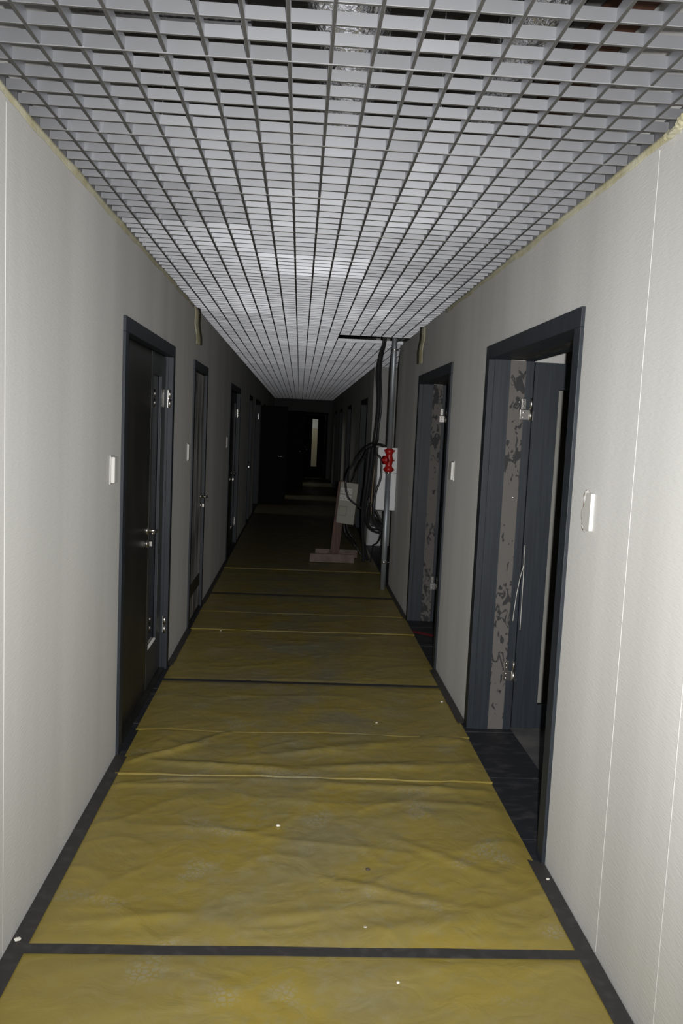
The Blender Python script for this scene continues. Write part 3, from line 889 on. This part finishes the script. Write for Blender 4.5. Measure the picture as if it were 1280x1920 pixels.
bit('plaster_lump', -0.81, 2.462, 0.010, 'scrap', 'pale plaster lump at the foot of the left wall beside the near tape', 10)

# ------------------------------------------------------------------ masking tape along the top of the walls
def masking(side, ya, yb, name_l, seed):
    X = XL if side < 0 else XR
    s = 1 if side < 0 else -1
    bm = bmesh.new()
    n_ = int((yb - ya) / 0.03)
    rows_ = []
    for i in range(n_ + 1):
        y = ya + (yb - ya) * i / n_
        w = 0.024 + 0.013 * noise.noise(Vector((y * 2.2, seed, 0))) + 0.006 * noise.noise(Vector((y * 9, seed, 0)))
        lift = 0.003 + max(0, noise.noise(Vector((y * 3.1, seed + 4, 0)))) * 0.012
        top = 2.499
        zs = [top, top - w * 0.35, top - w * 0.75, top - w]
        xs = [0.004 + lift * 1.2, 0.002 + lift * 0.7, 0.0015 + lift * 0.35, 0.0012 + lift * 0.8 * (1 if noise.noise(Vector((y * 5, seed, 3))) > 0.1 else 0.1)]
        rows_.append([bm.verts.new((X + s * a, y, z)) for a, z in zip(xs, zs)])
    for i in range(n_):
        for q_ in range(3): bm.faces.new((rows_[i][q_], rows_[i][q_ + 1], rows_[i + 1][q_ + 1], rows_[i + 1][q_]))
    r_ = bmesh.ops.extrude_face_region(bm, geom=list(bm.faces))
    for e in r_['geom']:
        if isinstance(e, bmesh.types.BMVert): e.co.x += s * 0.0008
    return solo('masking_tape', bm, M['masking'], name_l, 'tape', 'masking tape along the wall tops', smooth=True, loc=(X, ya, 2.47))
masking(-1, 1.6, 6.35, 'long crinkled masking tape strip along the top of the left wall', 1.3)
masking(1, 1.6, 5.9, 'long crinkled masking tape strip along the top of the right wall', 8.1)
def hang(side, y, z0, z1, w, lean, label, seed):
    X = XL if side < 0 else XR
    s = 1 if side < 0 else -1
    bm = bmesh.new(); rows_ = []
    n_ = 14
    for i in range(n_ + 1):
        t_ = i / n_
        z = z1 + (z0 - z1) * t_
        off = 0.003 + 0.010 * t_ + 0.004 * math.sin(t_ * 9 + seed)
        yy = y + lean * t_
        rows_.append([bm.verts.new((X + s * (off + a), yy + b * w, z)) for a, b in ((0, -0.5), (0.008, -0.2), (0.010, 0.15), (0.030, 0.5))])
    for i in range(n_):
        for q_ in range(3): bm.faces.new((rows_[i][q_], rows_[i][q_ + 1], rows_[i + 1][q_ + 1], rows_[i + 1][q_]))
    r_ = bmesh.ops.extrude_face_region(bm, geom=list(bm.faces))
    for e in r_['geom']:
        if isinstance(e, bmesh.types.BMVert): e.co.x += s * 0.0008
    return solo('hanging_tape', bm, M['masking'], label, 'tape', smooth=True, loc=(X, y, z1))
hang(-1, 6.44, 2.225, 2.495, 0.13, 0.10, 'torn end of masking tape hanging on the left wall above the second door', 0.5)
hang(1, 6.93, 2.20, 2.50, 0.10, 0.06, 'torn end of masking tape hanging on the right wall above the second doorway', 2.0)
# crumpled wad where the right strip begins
bm = tube(smooth_path([(XR - 0.002, 2.20, 2.487), (XR - 0.02, 2.235, 2.492), (XR - 0.012, 2.29, 2.484), (XR - 0.006, 2.37, 2.488)], 5), 0.012, 8)
for v_ in bm.verts: v_.co += noise.noise_vector(v_.co * 60) * 0.006
solo('masking_wad', bm, M['masking'], 'crumpled wad of masking tape high on the right wall near the picture edge', 'tape', loc=(XR, 2.2, 2.48))

# ------------------------------------------------------------------ wall plates beside the doors
def plate(side, y, z, label, thick=0.014, w=0.085, h=0.128, torn=False):
    X = XL if side < 0 else XR
    s = 1 if side < 0 else -1
    r_ = root('wall_switch', (X, y, z), label, 'switch', 'white wall switches beside the doors')
    part('back_plate', B(min(X, X + s * 0.005), max(X, X + s * 0.005), y - w / 2, y + w / 2, z - h / 2, z + h / 2, 0.0015), M['plastic'], r_)
    part('rocker', B(min(X + s * 0.0045, X + s * thick), max(X + s * 0.0045, X + s * thick), y - w / 2 + 0.005, y + w / 2 - 0.005, z - h / 2 + 0.006, z + h / 2 - 0.006, 0.004), M['plastic'], r_)
    return r_
plate(-1, 3.735, 1.402, 'white switch on the left wall just before the nearest dark door', thick=0.022)
plate(-1, 6.25, 1.405, 'white switch on the left wall before the dusty single door')
plate(-1, 9.56, 1.415, 'white switch on the left wall before the third door')
plate(1, 5.335, 1.388, 'white switch on the right wall between the two open doorways', thick=0.02)
# the near right one is half hidden by torn wall covering
sw = root('torn_wall_switch', (XR, 2.80, 1.385), 'white switch half covered by torn wallpaper, on the right wall beside the nearest doorway', 'switch')
bm = bmesh.new()
out = [(-0.045, -0.0635), (0.000, -0.0635), (0.018, -0.048), (0.034, -0.028), (0.038, -0.012), (0.036, 0.000), (0.030, 0.006), (0.012, 0.024), (0.004, 0.044), (-0.002, 0.0635), (-0.045, 0.0635)]
fr_ = [bm.verts.new((XR - 0.014, 2.785 + a, 1.385 + z)) for a, z in out]
f0 = bm.faces.new(fr_)
r_ = bmesh.ops.extrude_face_region(bm, geom=[f0])
for e in r_['geom']:
    if isinstance(e, bmesh.types.BMVert): e.co.x = XR - 0.0005
part('cover', bm, M['plastic'], sw)
bm = bmesh.new()
edge = [(0.008, 0.072), (0.022, 0.066), (0.036, 0.050), (0.027, 0.044), (0.030, 0.020), (0.036, 0.0), (0.041, -0.020), (0.034, -0.038), (0.034, -0.048), (0.038, -0.052), (0.030, -0.064), (0.010, -0.070)]
ins = [(0.000, 0.060), (0.006, 0.055), (0.010, 0.045), (0.010, 0.038), (0.016, 0.020), (0.028, 0.003), (0.036, -0.018), (0.028, -0.034), (0.020, -0.044), (0.016, -0.050), (0.008, -0.058), (0.002, -0.0645)]
A = [bm.verts.new((XR - 0.0065 - 0.004 * (i % 2), 2.785 + a + 0.002, 1.385 + z)) for i, (a, z) in enumerate(edge)]
Bv = [bm.verts.new((XR - 0.001, 2.785 + a, 1.385 + z)) for a, z in ins]
for i in range(len(A) - 1): bm.faces.new((A[i], A[i + 1], Bv[i + 1], Bv[i]))
r_ = bmesh.ops.extrude_face_region(bm, geom=list(bm.faces))
for e in r_['geom']:
    if isinstance(e, bmesh.types.BMVert): e.co.x -= 0.0006
part('torn_paper', bm, M['wall'], sw)
bm = tube([Vector((XR - 0.008, 2.787 + a + 0.003, 1.385 + z)) for a, z in edge], 0.0018, 5)
part('torn_edge', bm, mat('brown_torn_edge', (0.16, 0.11, 0.08), 0.8), sw)

# ------------------------------------------------------------------ pipe, valve, clamps
PXX, PYY = 0.910, 8.315
pr = root('steel_pipe', (PXX, PYY, 0.006), 'tall galvanised steel pipe standing from floor to the hole in the ceiling grid', 'pipe')
part('lower_pipe', tube([Vector((PXX, PYY, 0.008)), Vector((PXX, PYY, 1.235))], 0.027, 20), M['pipe'], pr, True)
part('upper_pipe', tube([Vector((PXX, PYY, 1.44)), Vector((PXX - 0.004, PYY, ZS))], 0.0265, 20), M['pipe'], pr, True)
for z in (0.285, 1.195, 2.42):
    cl = part('clamp', prof([(0, 0.031), (0.003, 0.034), (0.017, 0.034), (0.020, 0.031)], (PXX, PYY, z), n=20), M['steel'], pr, True)
    part('tie_rod', tube([Vector((PXX + 0.03, PYY, z + 0.01)), Vector((XR + 0.002, PYY + 0.02, z + 0.008))], 0.0035, 8), M['galv'], cl, True)
vl = root('red_valve', (PXX, PYY, 1.215), 'red cast valve fitted between the two lengths of the galvanised pipe', 'valve')
part('body', prof([(0.0, 0.034), (0.012, 0.048), (0.04, 0.048), (0.052, 0.036), (0.07, 0.033), (0.10, 0.040), (0.135, 0.043), (0.165, 0.033), (0.18, 0.035), (0.195, 0.045), (0.222, 0.045), (0.235, 0.032)], (PXX, PYY, 1.215), n=22), M['red'], vl, True)
bo = part('bonnet', prof([(0.02, 0.036), (0.045, 0.036), (0.05, 0.044), (0.064, 0.044), (0.068, 0.016), (0.09, 0.014)], (PXX, PYY, 1.335), Vector((-0.85, -0.5, 0)).normalized(), 18), M['red'], vl, True)
for z, sgn in ((1.24, 1), (1.43, 1), (1.335, 1)):
    for aa in (0.2, 2.9):
        v0 = Vector((math.cos(aa), -abs(math.sin(aa)) - 0.2, 0)).normalized()
        part('bolt', prof([(0.030, 0.007), (0.050, 0.007), (0.051, 0.010), (0.057, 0.010)], (PXX, PYY, z), v0, 8), M['red'], vl, True)

# white enamel cabinet fixed to the wall behind the pipe
wb = root('white_cabinet', (0.91, 8.53, 0.815), 'white metal cabinet on the right wall behind the galvanised pipe', 'cabinet')
part('body', B(0.812, XR - 0.001, 8.412, 8.655, 0.816, 1.458, 0.003), M['whitebox'], wb)
part('door', B(0.806, 0.8118, 8.412, 8.655, 0.820, 1.454, 0.002), M['whitebox'], wb)
# pale board standing at the back of the recess
solo('pale_board', B(1.02, 1.23, N1 - 0.05, N1 - 0.02, 0.004, 0.28, 0.002), M['whitebox'], 'small pale board standing at the back of the recess behind the cables', 'board', loc=(1.12, N1 - 0.03, 0.004))

# ------------------------------------------------------------------ wooden stand with a tilted distribution box
st = root('wooden_stand', (0.48, 10.1, 0.006), 'rough wooden stand with a leaning post and flat foot boards', 'stand')
part('foot_board', B(0.182, 0.718, 9.885, 9.925, 0.012, 0.115, 0.003), M['board'], st)
part('foot_board', B(0.255, 0.785, 10.30, 10.34, 0.012, 0.115, 0.003), M['board'], st)
part('cross_board', B(0.36, 0.62, 9.925, 10.30, 0.03, 0.055, 0.003), M['board'], st)
R_ = Matrix.Rotation(math.radians(4.6), 4, 'Y')
part('post', B(0.425, 0.535, 10.06, 10.11, 0.055, 0.985, 0.003, rot=R_, about=Vector((0.48, 10.08, 0.055))), M['postwood'], st)
part('back_batten', B(0.44, 0.50, 10.112, 10.14, 0.056, 1.0, 0.003, rot=R_, about=Vector((0.48, 10.08, 0.055))), M['postwood'], st)
br = bmesh.new()
vs = [(0.38, 0.055), (0.43, 0.055), (0.43, 0.12)]
f0 = br.faces.new([br.verts.new((a, 10.07, z)) for a, z in vs])
r_ = bmesh.ops.extrude_face_region(br, geom=[f0])
for e in r_['geom']:
    if isinstance(e, bmesh.types.BMVert): e.co.y = 10.10
part('gusset', br, M['board'], st)
# box, turned and tilted a little
Rb = Matrix.Rotation(math.radians(4.5), 4, 'Y') @ Matrix.Rotation(math.radians(-16), 4, 'Z')
cb = Vector((0.622, 9.975, 0.735))
db = root('distribution_box', tuple(cb), 'beige electrical distribution box with white stickers, fixed to the wooden stand', 'electrical box')
def bx(a0, a1, b0, b1, c0, c1, bev=0.0):
    return B(cb.x + a0, cb.x + a1, cb.y + b0, cb.y + b1, cb.z + c0, cb.z + c1, bev, rot=Rb, about=cb)
part('body', bx(-0.10, 0.105, -0.050, 0.045, -0.243, 0.243, 0.004), M['beige'], db)
dr = part('cover', bx(-0.107, 0.110, -0.070, -0.0505, -0.25, 0.25, 0.004), M['beige'], db)
for r_i, zz in enumerate((0.115, 0.030)):
    part('sticker', bx(-0.095, 0.045, -0.0715, -0.0698, zz, zz + 0.066), M['label'], dr)
    for q_ in range(9):
        xx = -0.088 + q_ * 0.0145
        if r_i == 0 and q_ in (4,): continue
        part('sticker_mark', bx(xx, xx + 0.009, -0.0722, -0.0714, zz + 0.012 + 0.012 * ((q_ * 7) % 3), zz + 0.020 + 0.012 * ((q_ * 5 + 1) % 3)), M['beigedark'], dr)
part('window_frame', bx(-0.09, 0.01, -0.0735, -0.0698, -0.155, -0.035, 0.003), M['beigedark'], dr)
part('window_pane', bx(-0.078, -0.002, -0.0748, -0.0733, -0.142, -0.05), M['beige'], dr)

# ------------------------------------------------------------------ cables
def near(k, pts):     # nearer along the line of sight of the plan sketch
    return [(x * k, y * k, 1.63 + (z - 1.63) * k) for x, y, z in pts]
def cable(pts, r, m, label):
    P = smooth_path(pts, 5)
    c = pts[0]
    return solo('cable', tube(P, r, 8), M[m], label, 'cable', 'loose cables round the distribution box', smooth=True, loc=c)
drop1 = [(0.80, 8.30, 2.75), (0.795, 8.3, 2.509), (0.779, 8.4, 2.386), (0.776, 8.5, 2.206), (0.799, 8.6, 2.05), (0.816, 8.7, 1.889), (0.814, 8.8, 1.667), (0.800, 8.8, 1.50), (0.800, 8.70, 1.46), (0.783, 8.44, 1.40), (0.835, 8.39, 1.34), (0.845, 8.385, 1.205), (0.835, 8.385, 1.115), (0.812, 8.385, 1.045), (0.788, 8.385, 0.925), (0.785, 8.39, 0.80), (0.81, 8.45, 0.69), (0.906, 8.6, 0.575)]
cable(drop1, 0.0125, 'cable', 'thick black cable from the ceiling hole, passing in front of the white cabinet')
cable([(0.83, 8.36, 2.75), (0.821, 8.38, 2.515), (0.809, 8.533, 2.383), (0.818, 8.717, 2.222), (0.851, 8.9, 2.038), (0.863, 8.933, 1.869), (0.848, 8.967, 1.639), (0.846, 9.0, 1.506), (0.807, 9.2, 1.483), (0.753, 9.4, 1.434), (0.705, 9.6, 1.347), (0.656, 9.733, 1.246)] + near(0.985, [(0.607, 9.95, 1.117), (0.581, 10.0, 1.005),
       (0.585, 9.98, 0.915), (0.601, 9.98, 0.85), (0.627, 9.98, 0.791), (0.704, 9.98, 0.727)]) + [ (0.783, 9.65, 0.697), (0.845, 9.4, 0.681), (0.896, 9.2, 0.638), (0.945, 9.0, 0.58)], 0.0125, 'cable', 'thick black cable arching over to the front of the distribution box')
cable([(0.935, 9.0, 1.462), (0.901, 9.0, 1.475), (0.863, 9.1, 1.476), (0.82, 9.2, 1.454), (0.776, 9.3, 1.414), (0.746, 9.4, 1.331), (0.714, 9.5, 1.259), (0.688, 9.6, 1.179), (0.66, 9.9, 1.05), (0.66, 10.2, 0.985)], 0.011, 'cable', 'black cable arching below the thick one behind the white cabinet')
cable([(0.829, 9.3, 1.44), (0.826, 9.357, 1.245), (0.815, 9.414, 1.059), (0.804, 9.471, 0.883), (0.796, 9.571, 0.705), (0.796, 9.714, 0.532), (0.811, 9.857, 0.322), (0.855, 10.0, 0.172), (0.9, 10.1, 0.03)], 0.017, 'cable', 'heavy black cable hanging straight down between box and cabinet')
cable([(0.80, 9.4, 1.42), (0.79, 9.45, 1.2), (0.785, 9.5, 1.0), (0.775, 9.6, 0.8), (0.78, 9.7, 0.6), (0.80, 9.8, 0.4), (0.83, 9.9, 0.15), (0.84, 9.95, 0.03)], 0.018, 'cable', 'heavy black cable hanging just left of its twin')
cable([(0.846, 9.2, 1.402), (0.844, 9.257, 1.191), (0.829, 9.314, 0.976), (0.811, 9.371, 0.818), (0.792, 9.343, 0.667), (0.812, 9.229, 0.559), (0.864, 9.114, 0.515), (0.937, 9.0, 0.508)], 0.009, 'cable', 'black cable curving down to the right towards the pipe')
cable([(0.823, 9.42, 0.80), (0.822, 9.32, 0.64), (0.818, 9.24, 0.57), (0.856, 9.16, 0.533), (0.908, 9.08, 0.539), (0.948, 9.0, 0.532)], 0.008, 'cable', 'short black cable loop low behind the pipe')
cable([(0.85, 9.3, 0.765), (0.846, 9.3, 0.613), (0.873, 9.3, 0.553), (0.903, 9.3, 0.56), (0.874, 9.3, 0.644), (0.852, 9.3, 0.735), (0.85, 9.33, 0.85)], 0.007, 'cable', 'small closed black cable loop between box and pipe')
cable([(0.80, 9.0, 0.83), (0.86, 9.0, 0.76), (0.91, 9.0, 0.68), (0.955, 9.0, 0.60)], 0.011, 'cable', 'short thick black cable slanting down to the pipe')
cable([(0.868, 9.2, 1.326), (0.851, 9.2, 1.194), (0.84, 9.2, 1.044), (0.835, 9.2, 0.894), (0.835, 9.2, 0.774), (0.846, 9.2, 0.684)], 0.009, 'cabletan', 'tan cable hanging beside the white cabinet')
cable(near(0.972, [(0.598, 10.25, 0.455), (0.602, 10.25, 0.415), (0.618, 10.24, 0.343), (0.646, 10.23, 0.292)]) + [ (0.709, 10.22, 0.228), (0.786, 10.21, 0.132), (0.854, 10.2, 0.045), (0.95, 10.2, 0.012)], 0.009, 'cable', 'cable from the box bottom to the floor, the left of two')
cable(near(0.972, [(0.632, 10.25, 0.455), (0.635, 10.25, 0.417), (0.666, 10.26, 0.342), (0.724, 10.27, 0.262)]) + [ (0.769, 10.38, 0.181), (0.83, 10.40, 0.07), (0.92, 10.42, 0.012)], 0.009, 'cable', 'cable from the box bottom to the floor, the right of two')
cable([(0.948, 9.0, 0.532), (0.956, 9.267, 0.408), (0.949, 9.533, 0.314), (0.932, 9.8, 0.244), (0.93, 10.0, 0.02)], 0.008, 'cable', 'black cable falling to the recess floor behind the pipe')
# pale string caught in the first right door's hinge side
ys = 4.395
solo('string', tube(smooth_path([(1.246, ys, 1.045), (1.243, ys - 0.006, 0.98), (1.243, ys - 0.01, 0.936), (1.230, ys - 0.01, 0.877), (1.214, ys - 0.008, 0.759), (1.205, ys - 0.005, 0.625)], 4), 0.0016, 6),
     M['string'], 'pale string hanging slanted on the frame of the nearest right doorway', 'string', loc=(1.246, ys, 1.045))
solo('string', tube(smooth_path([(1.243, ys - 0.014, 0.936), (1.245, ys - 0.012, 0.85), (1.246, ys - 0.01, 0.70), (1.247, ys - 0.008, 0.576)], 4), 0.0016, 6),
     M['string'], 'pale string hanging straight down on the frame of the nearest right doorway', 'string', loc=(1.243, ys, 0.936))
# screws in the raw strip
for z in (1.815, 1.30):
    part('screw', prof([(0, 0.006), (0.0015, 0.005), (0.002, 0.001)], (XR + 0.165, 4.49 - CW, z), Vector((0, -1, 0)), 10), M['steel'], D_R1, True)
